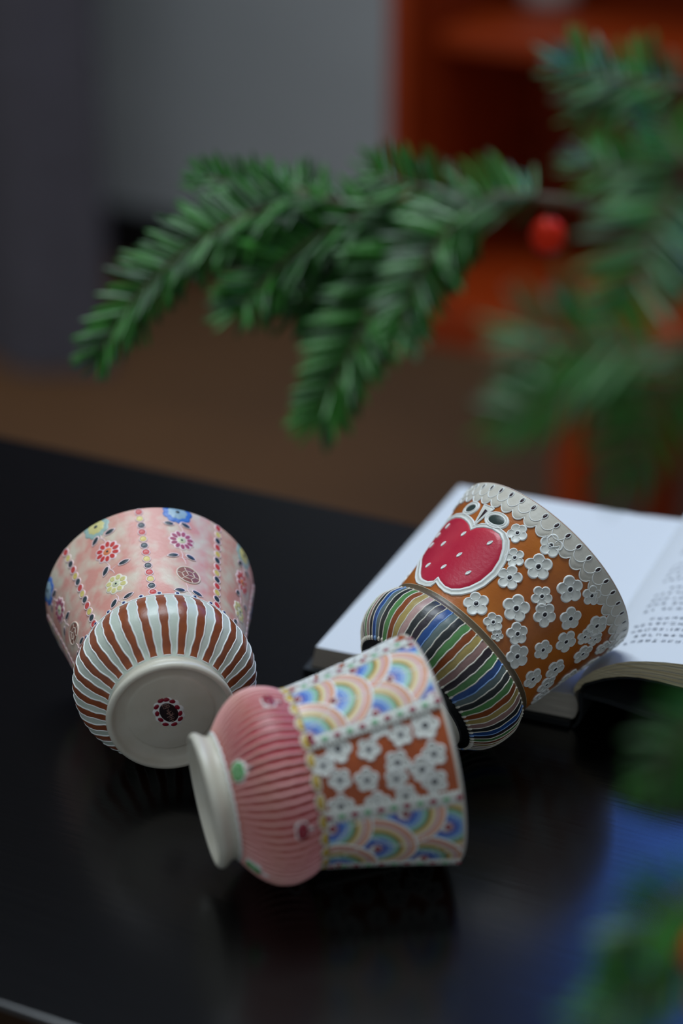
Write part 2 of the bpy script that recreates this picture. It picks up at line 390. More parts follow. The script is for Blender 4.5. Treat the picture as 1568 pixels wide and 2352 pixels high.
def scallop_flower(th, z, rad, outer, inner):
    mb = MB(); N = 54
    def pts(r0): return [((r0 * (.88 + .12 * abs(math.cos(4.5 * 2 * math.pi * k / N)))) * math.cos(2 * math.pi * k / N), (r0 * (.88 + .12 * abs(math.cos(4.5 * 2 * math.pi * k / N)))) * math.sin(2 * math.pi * k / N)) for k in range(N)]
    cA.plate(mb, th, z, pts(rad), prof=((0, .2), (.9, .24), (1.0, .1), (1.03, -.1)), mi=0)
    cA.plate(mb, th, z, pts(rad * .66), prof=((0, .34), (.85, .34), (1.0, .15)), mi=1)
    o = mb.build('painted_flower', [outer, inner], cA.root)
    cb = MB(); cA.plate(cb, th, z, ell(rad * .16, rad * .14, 0, 8), prof=((0, .5), (.8, .48), (1.0, .2))); cb.build('flower_centre', m_slate, o)
m_purp = glaze('plum_petal', (160, 62, 92), (176, 84, 110)); m_org = glaze('orange_core', (226, 122, 74), (232, 148, 96)); m_palec = glaze('pale_core', (206, 208, 168))
m_yp = glaze('butter_petal', (216, 206, 140), (206, 194, 120)); m_blue = glaze('blue_petal', (52, 104, 186), (70, 124, 200)); m_lblue = glaze('pale_blue', (150, 178, 192)); m_bnet = glaze('brown_lattice', (134, 78, 62), (150, 92, 70))
m_teal = glaze('pale_teal', (158, 184, 176))
def leaf(th, z, rot, ln=2.2, wd=1.05):
    mb = MB(); cA.plate(mb, th, z, ell(ln + .4, wd + .4, rot, 14, tip=.6), prof=((0, .16), (.7, .18), (.92, .34), (1.0, .15)), mi=0)
    o = mb.build('leaf', [m_halo], cA.root)
    lb = MB(); cA.plate(lb, th, z, ell(ln, wd, rot, 14, tip=.6), prof=((0, .3), (.7, .32), (1.0, .2))); lb.build('leaf_blade', m_slate, o)
def stem(th, pts):
    mb = MB(); cA.ltube(mb, th, 0, pts, .3, .32); mb.build('stem_line', m_halo, cA.root)
COLS = [(-77, 1), (-28, 0), (18, 1), (67, 0), (111.5, 1), (156, 0), (-161, 1), (-119, 0)]
for th, kind in COLS:
    def dth(z): return (z - 70) * (-.10 if kind else -.04)
    if kind:
        scallop_flower(th - 2.0, 87.6, 6.6, m_blue, m_lblue)
        petal_flower(th - .5, 71.2, 5.7, 11, m_purp, m_palec, rot=.2)
        mb = MB(); cA.plate(mb, th + 2.7, 51.3, ell(5.3, 4.5, -.35, 26), prof=((0, .12), (.88, .14), (1.0, .05)))
        o = mb.build('painted_flower', m_bnet, cA.root)
        nb = MB(); cc = (th + 2.7, 51.3)
        cA.ltube(nb, *cc, ell(5.2, 4.4, -.35, 26), .42, .5, 0, True)
        ring = ell(2.9, 2.4, -.2, 6)
        for k in range(6):
            p, q = ring[k], ring[(k + 1) % 6]; out = ell(5.1, 4.3, -.2, 6)[k]
            cA.ltube(nb, *cc, [p, ((p[0] + q[0]) / 2, (p[1] + q[1]) / 2), q], .32, .45, 0)
            cA.ltube(nb, *cc, [p, ((p[0] + out[0]) / 2, (p[1] + out[1]) / 2), out], .3, .42, 0)
            if k % 2 == 0: cA.ltube(nb, *cc, [(0, 0), (p[0] * .5, p[1] * .5), p], .3, .42, 0)
        nb.build('lattice', glaze('cream_lattice', (226, 204, 186)), o)
        offs = [(-7.4, 80.4, 3.05), (2.4, 80.6, -.45), (-6.6, 61.7, 3.3), (4.8, 62.1, -.35), (-4.2, 41.2, 3.3), (8.4, 41.4, -.5)]
    else:
        scallop_flower(th - 2.0, 87.4, 6.2, m_teal, m_yp)
        petal_flower(th + .6, 71.0, 5.9, 10, m_red, m_org, rot=.1)
        petal_flower(th + .6, 51.4, 5.2, 8, m_yp, m_palec, rot=.3, halo=glaze('cream_outline', (236, 226, 206)))
        offs = [(4.9, 81.2, .3), (-4.8, 80.1, 3.9), (8.9, 61.4, .2), (-3.9, 61.1, 4.0), (6.8, 42.0, .35), (-4.4, 41.5, 3.95)]
    for (d, z, rot) in offs: leaf(th + d, z, rot + R.uniform(-.12, .12), R.uniform(2.0, 2.6), R.uniform(.95, 1.15))
    for zc in (80, 61, 42):
        mid = [(-1.2, zc + 4.2), (-.4, zc + 2.0), (-.6, zc), (.4, zc - 1.6), (.8, zc - 3.5)]
        stem(th + dth(zc) * .3, [(p[0] + (1.0 if kind and zc < 60 else 0), p[1]) for p in mid])
        stem(th + dth(zc) * .3, [(-2.2, zc + .2), (0, zc - .6), (2.4, zc + .4)])
# seal on the base
def base_pt(x, y, h): return (y * .001, x * .001, (3.6 - h) * .001)
def base_plate(mb, pts, ctr, h, mi=0, lip=.3):
    rows = [[base_pt(ctr[0] + (p[0] - ctr[0]) * f, ctr[1] + (p[1] - ctr[1]) * f, o) for p in pts] for f, o in ((0, h), (.8, h), (1.0, h * .6), (1.04, -.1))]
    mb.grid([r[::-1] for r in rows], mi, True)
def base_tube(mb, pts, w, h, mi=0, b=.35):
    for p, q in zip(pts, pts[1:]):
        d = Vector((q[0] - p[0], q[1] - p[1])); d.normalize(); nrm = Vector((-d.y, d.x)) * w
        vs = [base_pt(p[0] + nrm.x, p[1] + nrm.y, b), base_pt(p[0] - nrm.x, p[1] - nrm.y, b), base_pt(q[0] - nrm.x, q[1] - nrm.y, b), base_pt(q[0] + nrm.x, q[1] + nrm.y, b),
              base_pt(p[0], p[1], b + h), base_pt(q[0], q[1], b + h)]
        mb.add(vs, [(0, 4, 5, 3), (1, 2, 5, 4), (0, 1, 4), (2, 3, 5)], mi)
oval_c = (-.75, .5); rot = 2.02
sealb = MB()
outline = []
for k in range(66):
    a = 2 * math.pi * k / 66
    rx, ry = 7.3, 5.9; q = .9 + .13 * abs(math.cos(5.5 * a))
    x, y = rx * q * math.cos(a), ry * q * math.sin(a); outline.append((oval_c[0] + x * math.cos(rot) - y * math.sin(rot), oval_c[1] + x * math.sin(rot) + y * math.cos(rot)))
base_plate(sealb, outline, oval_c, .3)
seal = sealb.build('seal', m_white, cA.root)
sb = MB(); ov = ell(5.3, 3.75, rot, 30, *oval_c); base_plate(sb, ov, oval_c, .42); sb.build('seal_ground', glaze('seal_dark_brown', (44, 30, 30), (34, 26, 30)), seal)
m_crim = glaze('crimson_petal', (134, 16, 40), rough=.3)
for (x, y) in [(-3.93, 6.71), (-1.65, 7.0), (.79, 5.9), (2.8, 2.84), (3.95, -.4), (3.9, -3.2), (1.35, -5.7), (-2.27, -5.4), (-4.2, -2.85), (-5.6, .4), (-5.8, 3.8)]:
    pb = MB(); a = math.atan2(y - oval_c[1], x - oval_c[0]); sx = oval_c[0] + (x - oval_c[0]) * .965; sy = oval_c[1] + (y - oval_c[1]) * .965
    base_plate(pb, ell(.92, 1.36, a, 14, sx, sy), (sx, sy), .45); pb.build('seal_petal', m_crim, seal)
m_gold = glaze('seal_lettering', (150, 112, 100))
def cr_(u, v):                                     # seal drawing units -> mm on the base
    return (-.66 + (u - 760) * .01316 + (v - 755) * .00093, .48 - (v - 755) * .01676 - (u - 760) * 0.0008)
strokes = [
 [[(520, 545), (735, 490)], [(575, 530), (610, 640)], [(610, 640), (790, 575)], [(750, 495), (790, 575)], [(640, 530), (655, 610)], [(690, 520), (700, 595)], [(655, 565), (755, 535)]],
 [[(690, 690), (745, 685), (735, 625)], [(745, 650), (770, 740)], [(700, 705), (770, 745), (835, 700)], [(770, 740), (685, 780)], [(770, 740), (820, 850)], [(685, 785), (745, 800), (800, 790)], [(745, 760), (815, 840)], [(875, 740), (820, 835)], [(765, 835), (905, 790)]],
 [[(690, 890), (860, 830)], [(740, 915), (885, 868)], [(745, 975), (915, 905)], [(770, 1025), (860, 985)], [(855, 965), (885, 1010)], [(800, 880), (810, 935)]]]
for ch in strokes:
    tb = MB()
    for st in ch: base_tube(tb, [cr_(*p) for p in st], .10, .12, 0, .42)
    tb.build('seal_character', m_gold, seal, smooth=False)

# ---- B: rainbow cup in front, lying on its side
cB = Cup('rainbow_cup', P_A, (.0331, .7333, T + .0455), 1.3069, EL, .984, 'cup lying on its side in front, with rainbow arcs, white blossoms and ribbed pink belly')
m_rosy = glaze('rose_ground', (176, 56, 68), (172, 84, 72), scale=45, contrast=(.4, .65))
m_rib = glaze('pale_pink_rib', (226, 158, 158), (218, 166, 150), scale=45)
m_rust = glaze('rust_orange', (178, 84, 34), (160, 72, 28), scale=70)
m_warmw = glaze('warm_white', (214, 206, 190))
cB.shell(m_in, m_cream)
cB.band('upper_wall', 37.6, 89.5, m_rust)
cB.band('belly', 8.2, 37.6, m_rosy)
ribm = []
for v in range(3):
    rb = MB(); w_ = wob(v * 2.1, .28); cB.tube(rb, [(w_(i * .3), 9.0 + 27.6 * i / 18) for i in range(19)], .74, .9, n=7); ribm.append(rb.mesh('rib', m_rib))
for k in range(66): link('rib', ribm[k % 3], cB.root, (3.4 + 360 / 66 * k) * D2R)
eb = MB(); cB.tube(eb, [(k * 3, 8.5 + .25 * math.sin(k * 2.1)) for k in range(120)], .55, .5, 0, True); eb.build('foot_edge_line', m_white, cB.root)
m_mus = glaze('mustard_scallop', (206, 176, 86), (190, 158, 70))
sm = MB(); pts = [(2.9 * math.cos(a), 1.9 * math.sin(a) if math.sin(a) < 0 else .9 * math.sin(a)) for a in [2 * math.pi * k / 18 for k in range(18)]]
cB.plate(sm, 0, 38.9, pts, prof=((0, .75), (.6, .65), (1.0, .25))); smm = sm.mesh('scallop', m_mus)
so = MB(); cB.ltube(so, 0, 38.9, [(p[0] * 1.16, p[1] * 1.25) for p in pts], .5, .6, 0, True); som = so.mesh('scallop_outline', m_warmw)
for k in range(28):
    o = link('scallop', smm, cB.root, (-3.2 + 360 / 28 * k) * D2R); link('scallop_outline', som, o)
m_apr = glaze('apple_red', (150, 24, 48), (136, 20, 42)); m_apg = glaze('apple_green', (116, 176, 112), (96, 160, 96))
def apple(th, z, m):
    mb = MB(); pts = []
    for k in range(24):
        a = 2 * math.pi * k / 24; rr = 3.5 * (.72 + .34 * abs(math.cos(a))); pts.append((rr * math.cos(a), .82 * rr * math.sin(a)))
    cB.plate(mb, th, z, [(p[0] * 1.13, p[1] * 1.15) for p in pts], prof=((0, .9), (.85, .95), (1, .5), (1.04, -.1)), mi=0)
    cB.plate(mb, th, z, pts, prof=((0, 1.05), (.5, 1.35), (.9, 1.1), (1, .85)), mi=1)
    cB.plate(mb, th, z, ell(.3, .3, 0, 8, -1.2, -.2), prof=((0, 1.6), (1, 1.2)), mi=0, ctr=(-1.2, -.2)); cB.plate(mb, th, z, ell(.3, .3, 0, 8, 1.3, .2), prof=((0, 1.6), (1, 1.2)), mi=0, ctr=(1.3, .2))
    cB.ltube(mb, th, z, [(0, 2.4), (.3, 3.6), (.2, 4.6)], .5, .9, 0, base=.3)
    o = mb.build('apple_motif', [m_white, m], cB.root)
    l_ = MB(); cB.plate(l_, th, z, ell(.7, .5, 0, 8, .9, 4.0), prof=((0, 1.0), (1, .5)), ctr=(.9, 4.0)); l_.build('apple_leaf', m_slate, o)
for k in range(4):
    apple(2.4 + 84.1 * k, 29.6, m_apr)
for th in (41.5, 128, 214, 300): apple(th, 12.6, m_apg)
# rainbow fans
BANDS = [('white_slip', (232, 234, 230)), ('fan_mauve', (150, 118, 158)), ('fan_blue', (54, 98, 190)), ('fan_light_line', (196, 210, 226)), ('fan_mid_blue', (82, 132, 206)), ('fan_light_line', (0, 0, 0)), ('fan_sky', (128, 174, 204)), ('fan_light_line', (0, 0, 0)), ('fan_mint', (142, 192, 164)), ('fan_light_line', (0, 0, 0)), ('fan_green', (104, 168, 100)), ('fan_brown', (158, 76, 56)), ('fan_yellow', (220, 192, 110)), ('fan_cream_line', (236, 226, 196)), ('fan_cream', (222, 208, 164)), ('fan_cream_line', (0, 0, 0)), ('fan_pink', (222, 176, 172)), ('fan_rose', (198, 134, 150)), ('fan_cream_line', (0, 0, 0)), ('fan_peach', (232, 172, 140)), ('fan_cream_line', (0, 0, 0)), ('fan_orange', (228, 128, 80)), ('white_slip', (0, 0, 0))]
RAD = [.0, .15, .20, .29, .305, .37, .385, .45, .465, .53, .545, .60, .64, .70, .715, .76, .775, .835, .865, .88, .93, .94, .985, 1.03]
fan_m = [m_white if n_ == 'white_slip' else glaze(n_, c) for n_, c in BANDS]
um = list(dict.fromkeys(fan_m)); fan_i = [um.index(m) for m in fan_m]
RELIEF = [0.1, .1, .08, .1, .14, .1, .14, .1, .14, .1, .14, .1, .06, .1, .18, .1, .18, .1, .1, .18, .1, .18, .1, .3]
def fan(th0, z0, lo, hi, rank, rad=14.9):
    base = .12 + .13 * rank; mb = MB(); N = 44
    rows = []
    for f, rl in zip(RAD + [1.05], RELIEF + [-.12]):
        row = []
        for k in range(N):
            a = 2 * math.pi * k / N; b = rad * f * math.sin(a) * 1.0; z = min(max(z0 + b, 39.6), 88.6)
            th = th0 + rad * f * math.cos(a) / cB.r(z) / D2R; th = min(max(th, lo), hi); row.append(cB.S(th, z, base + rl))
        rows.append(row)
    mb.grid(rows, 0, True, lambda i, j: fan_i[min(i, len(fan_i) - 1)])
    # the beaded white edge
    for k in range(40):
        a = 2 * math.pi * k / 40; b = rad * math.sin(a); z = z0 + b; th = th0 + rad * math.cos(a) / cB.r(min(max(z, 8), 89)) / D2R
        if 40.3 < z < 88 and lo + .8 < th < hi - .8:
            cB.plate(mb, th, z, ell(.5, .5, 0, 6), prof=((0, .5), (.7, .4), (1.0, .1)), mi=um.index(m_white), base=base)
    o = mb.build('rainbow_fan', um, cB.root)
    if lo < th0 < hi and z0 < 88:
        bb = MB(); cB.plate(bb, th0, z0 + .6, ell(1.5, 1.35, 0, 12), prof=((0, .9), (.6, .75), (1.0, .1)), base=base); bb.build('fan_berry', m_apr, o)
PANELS_R = [(-8.5, 36.5, [(2.8, 40.1), (15, 52), (33.8, 39.7), (31.9, 64.9), (-3.8, 63.3), (14.4, 74.1), (33, 87), (-5, 87)])]
low = [(91.9, 40.8), (111.7, 56.7), (88.2, 67.7), (99.3, 82.5), (125.5, 74.3), (129.3, 42.8), (133, 86), (112, 92)]
PANELS_R.append((83.5, 131.5, low))
PANELS_R.append((176, 221, [(t + 184.5, z) for t, z in PANELS_R[0][2]])); PANELS_R.append((266, 311, [(t + 181, z) for t, z in low]))
for lo, hi, fs in PANELS_R:
    fs2 = sorted(fs, key=lambda p: -(p[1] - (4 if p == (129.3, 42.8) else 0)))
    for rk, (t, z) in enumerate(fs2): fan(t, z, lo, hi, rk)
# blossoms in the rust panels
FL_B = [(45.0, 48.9, 5.2), (49.6, 59.6, 4.4), (46.4, 72.0, 4.4), (45.4, 81.3, 5.2), (52.1, 42.3, 4.2), (62.6, 47.0, 4.4), (65.8, 56.5, 4.5), (60.1, 68.5, 4.7), (68.3, 66.9, 4.2), (59.7, 81.9, 4.6), (66.0, 76.6, 4.8), (73.2, 80.2, 4.9), (78.6, 45.6, 4.8), (80.4, 58.9, 4.9), (78.4, 69.2, 4.4), (39.4, 65.1, 4.2)]
for off in (0, 94.5, 184.5, 274.0):
    for i, (t, z, rr) in enumerate(FL_B):
        if off in (94.5,) and t > 80: continue
        blossom(cB, t + off, z, rr, R.uniform(0, 6.28), .03 * (i % 5), dot=1.55)
# the beaded borders between panels
m_bg = glaze('bead_green', (118, 176, 130)); m_br = glaze('bead_red', (150, 30, 62))
for si, th in enumerate((-8.5, 36.7, 83.3, 131.2, 176, 221, 266, 311)):
    sb = MB(); rows = []
    for i in range(26):
        z = 39.6 + 48.9 * i / 25; skew = -(z - 64) * .035 * (1 if si in (1, 2) else 0)
        rows.append([cB.S(th + skew + d / cB.r(z) / D2R, z, o) for d, o in ((-2.3, .3), (-2.1, 1.25), (-.8, 1.28), (.8, 1.28), (2.1, 1.25), (2.3, .3))])
    sb.grid(rows)
    for i in range(33):
        z = 40 + 48 * i / 32; skew = -(z - 64) * .035 * (1 if si in (1, 2) else 0)
        for sg in (-2.3, 2.3): cB.plate(sb, th + skew + sg / cB.r(z) / D2R, z, ell(.55, .6, 0, 6), prof=((0, 1.6), (.7, 1.4), (1, .6)), mi=0)
    st = sb.build('border_strip', m_petal, cB.root)
    for i in range(11):
        z = 40.6 + 4.75 * i; skew = -(z - 64) * .035 * (1 if si in (1, 2) else 0)
        b1 = MB(); cB.plate(b1, th + skew, z, ell(1.15, 1.35, 0, 10), prof=((0, 1.75), (.7, 1.65), (1, 1.2)))
        b1.build('border_bead', (m_br, m_bg)[i % 2], st)
rb = MB(); cB.tube(rb, [(k * 3, 88.9) for k in range(120)], .6, .5, 0, True); rb.build('rim_line', m_warmw, cB.root)

# ---- C: amber cup with the red fruit, leaning on the book
cC = Cup('strawberry_cup', P_B, (.08603, .8484, T + .0663), .878, .4647, 1.008, 'amber brown cup with white blossoms and a big red fruit, leaning on the open book')
m_amb = glaze('amber_brown', (188, 108, 38), (150, 74, 26), scale=28, contrast=(.35, .7), rough=.3)
m_lace = glaze('lace_cream', (208, 204, 192), (200, 194, 180), scale=200)
cC.shell(m_in, m_cream)
cC.band('upper_wall', 36.4, 90.9, m_amb)
cC.band('belly', 8.2, 36.4, glaze('belly_ground', (60, 60, 60)))
cC.band('waist_band', 34.6, 37.6, glaze('bronze_band', (92, 78, 58), rough=.35), off=.45, step=.4)
for zz in (34.5, 37.7):
    mb = MB(); cC.tube(mb, [(k * 3, zz) for k in range(120)], .32, .55, 0, True); mb.build('waist_line', glaze('bronze_line', (176, 160, 132)), cC.root)
cC.band('foot_band', 9.0, 10.7, glaze('black_band', (26, 28, 30), rough=.3), off=.5, step=.5)
SCOL = dict(green=(92, 148, 84), rust=(150, 76, 34), khaki=(188, 164, 96), mauve=(170, 132, 124), plum=(50, 40, 48), blue=(40, 84, 152), teal=(108, 124, 122), dark=(44, 48, 48), pinkc=(198, 160, 152))
seq = ['green', 'rust', 'khaki', 'mauve', 'plum', 'green', 'blue', 'teal', 'dark']
seen = {-4: 'teal', -3: 'dark', -2: 'green', -1: 'rust', 0: 'khaki', 1: 'pinkc', 2: 'dark', 3: 'plum', 4: 'blue', 5: 'teal', 6: 'dark', 7: 'green', 8: 'rust', 9: 'khaki', 10: 'mauve', 11: 'plum', 12: 'green', 13: 'blue', 14: 'teal', 15: 'dark', 16: 'green', 17: 'rust', 18: 'khaki', 19: 'mauve', 20: 'dark', 21: 'blue', 22: 'plum', -5: 'blue', -6: 'dark', -7: 'mauve'}
vm = {}
m_pipe_w = glaze('piping_cream', (222, 216, 200)); m_pipe_b = glaze('piping_pale_blue', (130, 166, 214))
for k in range(72):
    kk = k if k < 36 else k - 72
    cn = seen.get(kk, seq[(kk - 23) % 9]); v = k % 4
    key = (cn, v)
    if key not in vm:
        w1 = wob(v * 1.3 + 2, .35)
        sb = MB(); zs = [10.9 + 23.4 * i / 20 for i in range(21)]
        sb.grid([[cC.S(w1(z * .12) + d, z, .12 + (.1 if abs(d) < 2 else .05)) for d in (-2.5, -1.3, 0, 1.3, 2.5)] for z in zs])
        pb = MB(); cC.tube(pb, [(2.5 + w1(z * .12), z) for z in zs], .34, .5)
        cC.plate(pb, 2.5 + w1(zs[0] * .12), 11.3, ell(.62, .8, 0, 8), prof=((0, .9), (.6, .7), (1, 0)))
        cC.plate(pb, 2.5 + w1(zs[-1] * .12), 34.0, ell(.5, .6, 0, 8), prof=((0, .8), (.6, .6), (1, 0)))
        c = SCOL[cn]
        vm[key] = (sb.mesh('stripe', glaze('belt_' + cn, c, tuple(int(x * .86) for x in c), scale=120)), pb.mesh('piping', m_pipe_b if cn == 'blue' else m_pipe_w))
    a = (5.0 * k + .9) * D2R
    s_ = link('stripe', vm[key][0], cC.root, a); link('piping', vm[key][1], s_)
# lace
NSC = 44; ph = .1
def zlow(th):
    u = ((th - ph) / (360 / NSC)) % 1.0; return 83.7 - 3.1 * math.sin(math.pi * u) ** .55
lb = MB(); ths = [k * 360 / (NSC * 8) for k in range(NSC * 8)]
lb.grid([[cC.S(t, zlow(t) + (90.7 - zlow(t)) * f, o) for t in ths] for f, o in ((-.02, -.1), (0, .28), (.25, .3), (.6, .3), (1, .12))], 0, True)
lb.build('lace_band', m_lace, cC.root)
eb = MB(); cC.tube(eb, [(t, zlow(t)) for t in ths], .26, .5, 0, True, base=.2); eb.build('lace_edge', m_white, cC.root)
NL = 46; per = 360 / NL
loop = MB()
cC.tube(loop, [(per * i / 14, 86.9 - 2.9 * math.sin(math.pi * i / 14) ** .6) for i in range(15)], .22, .34, base=.3)
cC.tube(loop, [(-.15, 86.6), (0, 87.0), (.2, 87.4)], .3, .36, base=.3)
cC.ltube(loop, 0.3, 88.5, ell(1.35, .78, 1.35, 16), .24, .36, 0, True, base=.3)
lm_ = loop.mesh('lace_loop', m_white)
dp = MB(); cC.plate(dp, .3, 88.5, ell(1.15, .6, 1.35, 14), prof=((0, .36), (.7, .36), (1, .2)), base=.12); dpm = dp.mesh('lace_drop', glaze('plum_drop', (46, 26, 34), rough=.25))
for k in range(NL):
    o = link('lace_loop', lm_, cC.root, (1.0 + per * k) * D2R); link('lace_drop', dpm, o)
# the fruit
fr = [(-7.2, 67.8), (-10.5, 69.6), (-13.6, 70.6), (-18, 71.6), (-22.6, 72.2), (-28.7, 72.4), (-34.5, 72.0), (-39.3, 71.0), (-44.5, 68.6), (-47.5, 65), (-48.5, 61.5), (-47, 57.5), (-43.4, 54.0), (-37, 51), (-30.2, 48.0), (-26, 45.5), (-22.0, 43.3), (-18, 41.6), (-14.7, 40.9), (-9.1, 40.7), (-4.9, 42.0), (-4.1, 44.4), (-.6, 43.2), (5.2, 42.2), (10.4, 42.6), (14.8, 44.5), (18.7, 47.6), (21.7, 52.1), (23.0, 58.0), (21.7, 63.3), (18.6, 67.8), (15.4, 70.4), (11.2, 71.9), (5.3, 72.1), (0, 71.2), (-4.4, 69.8)]
ctr = (-11.0, 57.0)
def lerp(p, f): return (ctr[0] + (p[0] - ctr[0]) * f, ctr[1] + (p[1] - ctr[1]) * f)
def grow(p, mm):
    dx = (p[0] - ctr[0]) * cC.r(p[1]) * D2R; dz = p[1] - ctr[1]; d = math.hypot(dx, dz); return (p[0] + dx / d * mm / cC.r(p[1]) / D2R, max(p[1] + dz / d * mm, 38.3))
fm = MB(); rows = []
for f, o in ((0, .45), (.15, .45), (.3, .45), (.45, .45), (.6, .45), (.75, .45), (.9, .45), (.985, .4), (1.0, .2)):
    rows.append([cC.S(*lerp(p, f), o) for p in fr])
fm.grid(rows, 0, True)
fruit = fm.build('fruit', glaze('raspberry_red', (186, 32, 60), (206, 58, 72), scale=35, contrast=(.4, .75), rough=.33), cC.root)
bm_ = MB(); bm_.grid([[cC.S(*grow(p, mm), o) for p in fr] for mm, o in ((-.6, .3), (.15, .32), (.25, .62), (.8, .62), (1.0, .4), (2.2, .4), (2.4, .62), (2.8, .6), (3.0, -.1))], 0, True, lambda i, j: 1 if i in (1, 2, 3, 5, 6, 7) else 0)
bm_.build('fruit_border', [m_petal, m_white], fruit)
for (t, z) in [(-32, 68.1), (-10, 65.4), (-21.2, 58.9), (-37, 58.6), (10.2, 66.9), (-1.8, 56.5), (-20.3, 47.7), (-5.9, 49.1), (12, 51.9), (-38, 64)]:
    sb = MB(); cC.plate(sb, t, z, ell(1.5, .72, 1.15, 14, tip=.5), prof=((0, .62), (.6, .6), (.8, .85), (1.0, .5)), mi=0); sb.build('fruit_seed', m_white, fruit)
m_leafd = glaze('deep_green', (40, 54, 50), (50, 64, 58))
for (t, z, rot, ln, wd) in ((-19.5, 77.3, .25, 3.3, 2.0), (3.9, 76.3, .12, 4.4, 2.3)):
    lb = MB(); cC.plate(lb, t, z, ell(ln + 1.5, wd + 1.4, rot, 22), prof=((0, .42), (.75, .42), (.82, .42), (.9, .66), (.97, .62), (1.03, -.1)), mis=[0, 0, 0, 1, 1])
    cC.ltube(lb, t, z, ell(ln, wd, rot, 22), .3, .4, 1, True, base=.36)
    o = lb.build('fruit_leaf', [m_petal, m_white], fruit); l2 = MB(); cC.plate(l2, t, z, ell(ln - .1, wd - .1, rot, 22), prof=((0, .5), (.8, .5), (1, .3))); l2.build('leaf_blade', m_leafd, o)
sb = MB(); tri = [(-10.4, 80.4), (-2.2, 80.2), (-7.4, 69.9)]
def dens(pts, n=8): return [(pts[i][0] + (pts[(i + 1) % len(pts)][0] - pts[i][0]) * k / n, pts[i][1] + (pts[(i + 1) % len(pts)][1] - pts[i][1]) * k / n) for i in range(len(pts)) for k in range(n)]
d_ = dens(tri); cc = (-6.7, 77)
sb.grid([[cC.S(cc[0] + (p[0] - cc[0]) * f, cc[1] + (p[1] - cc[1]) * f, o) for p in d_] for f, o in ((0, .4), (.6, .4), (1, .4), (1.05, -.1))], 0, True)
cC.tube(sb, d_, .3, .4, 1, True, base=.35)
st = sb.build('fruit_stem', [m_petal, m_white], fruit)
s2 = MB(); d2 = dens([(-7.6, 78.6), (-5.0, 78.2), (-7.3, 72.2)]); c2 = (-6.6, 76.5)
s2.grid([[cC.S(c2[0] + (p[0] - c2[0]) * f, c2[1] + (p[1] - c2[1]) * f, o) for p in d2] for f, o in ((0, .52), (.9, .52), (1, .3))], 0, True); s2.build('stem_core', glaze('plum_drop', (0, 0, 0)), st)
# blossoms over the amber
FL = [(19.3, 76.4, 68), (37.6, 81.0, 75), (27.6, 67.9, 62), (40.8, 71.5, 85), (33.4, 60.5, 78), (62.1, 74.9, 85), (73.0, 80.5, 65), (54.2, 64.4, 68), (63.4, 60.7, 78), (29.5, 43.8, 80), (49.0, 53.6, 88), (76.0, 68.4, 75), (45.2, 43.1, 62), (91.7, 76.6, 78), (61.0, 47.3, 72), (93.3, 70.2, 58), (100.5, 74.1, 55), (87.1, 62.2, 76), (114.4, 77.3, 62), (72.2, 41.8, 80), (80.9, 52.2, 68), (106.1, 67.4, 74), (101.6, 53.8, 76), (94.9, 43.1, 72), (111.0, 48.6, 74), (125.6, 60.9, 78), (131.1, 72.9, 74), (52.8, 40.6, 40), (-57, 45, 70), (-62, 57, 75), (-58, 76, 70)]
fl = [(t, z, r_ * .3699 / 5.75) for t, z, r_ in FL]
tries = 0
while len(fl) < 74 and tries < 4000:
    tries += 1; t, z, r_ = R.uniform(122, 300), R.uniform(41, 79), R.uniform(4.0, 5.3)
    if all(math.hypot(((t - q[0] + 180) % 360 - 180) * 40 * D2R, z - q[1]) > .86 * (r_ + q[2]) for q in fl): fl.append((t, z, r_))
for i, (t, z, r_) in enumerate(fl): blossom(cC, t, z, r_, R.uniform(0, 6.28), .02 * (i % 5))

# ---------------------------------------------------------------- open book
ab = math.radians(22.5)
BM = Matrix(((math.cos(ab), math.sin(ab), 0, .1005), (-math.sin(ab), math.cos(ab), 0, .828), (0, 0, 1, T), (0, 0, 0, 1)))
book = empty('book', BM, 'open hardcover book with dark green cover lying under the amber cup', 'book')
m_page = mat('page_paper', (208, 212, 216), 0.75, bump=.05, bscale=500)
m_edge = mat('page_edges', (214, 206, 190), 0.8, (176, 168, 152), 3.0, 0, stretch=(20, 20, 2600), contrast=(.4, .6))
m_cov = mat('dark_green_cloth', (14, 20, 22), 0.6, bump=.3, bscale=2500)
def extrude(name, prof, b0, b1, m, nseg=1, mi_fun=None, parent=book, smooth=False):
    mb = MB(); n = len(prof); rows = []
    for k in range(nseg + 1):
        b = b0 + (b1 - b0) * k / nseg; rows.append([(a * .001, b * .001, z * .001) for a, z in prof])
    mb.grid(rows, 0, True, mi_fun)
    e0 = [v for v in rows[0]]; e1_ = rows[-1]
    mb.add(e0, [tuple(range(n))[::-1]], 1 if isinstance(m, list) else 0); mb.add(e1_, [tuple(range(n))], 1 if isinstance(m, list) else 0)
    return mb.build(name, m, parent, smooth)
extrude('back_board', [(-126, .2), (-3, .2), (-2.5, 1.4), (-3, 2.6), (-126, 2.6)], -3, 191, m_cov)
lt = [(-123.4, 2.8), (-122.2, 8), (-121, 13.0), (-100, 13.1), (-60, 13.2), (-25, 13.4), (-9, 14.2), (-4, 14.6), (-2.2, 14.2), (-1.0, 12.5), (-.3, 10), (-.3, 7), (-1.2, 4), (-2.4, 2.8)]
extrude('page_block', lt, 0, 188, [m_page, m_edge], 1, lambda i, j: 0 if 2 <= j <= 7 else 1)
sp = [(-1.9, .2), (.4, 3.5), (1.3, 7), (1.4, 11), (.6, 15), (0.4, 17.4), (2.2, 17.9), (2.5, 16.2), (2.7, 11), (2.5, 6), (1.4, 2.6), (-.4, .2)]
extrude('spine', sp, -3, 191, m_cov)
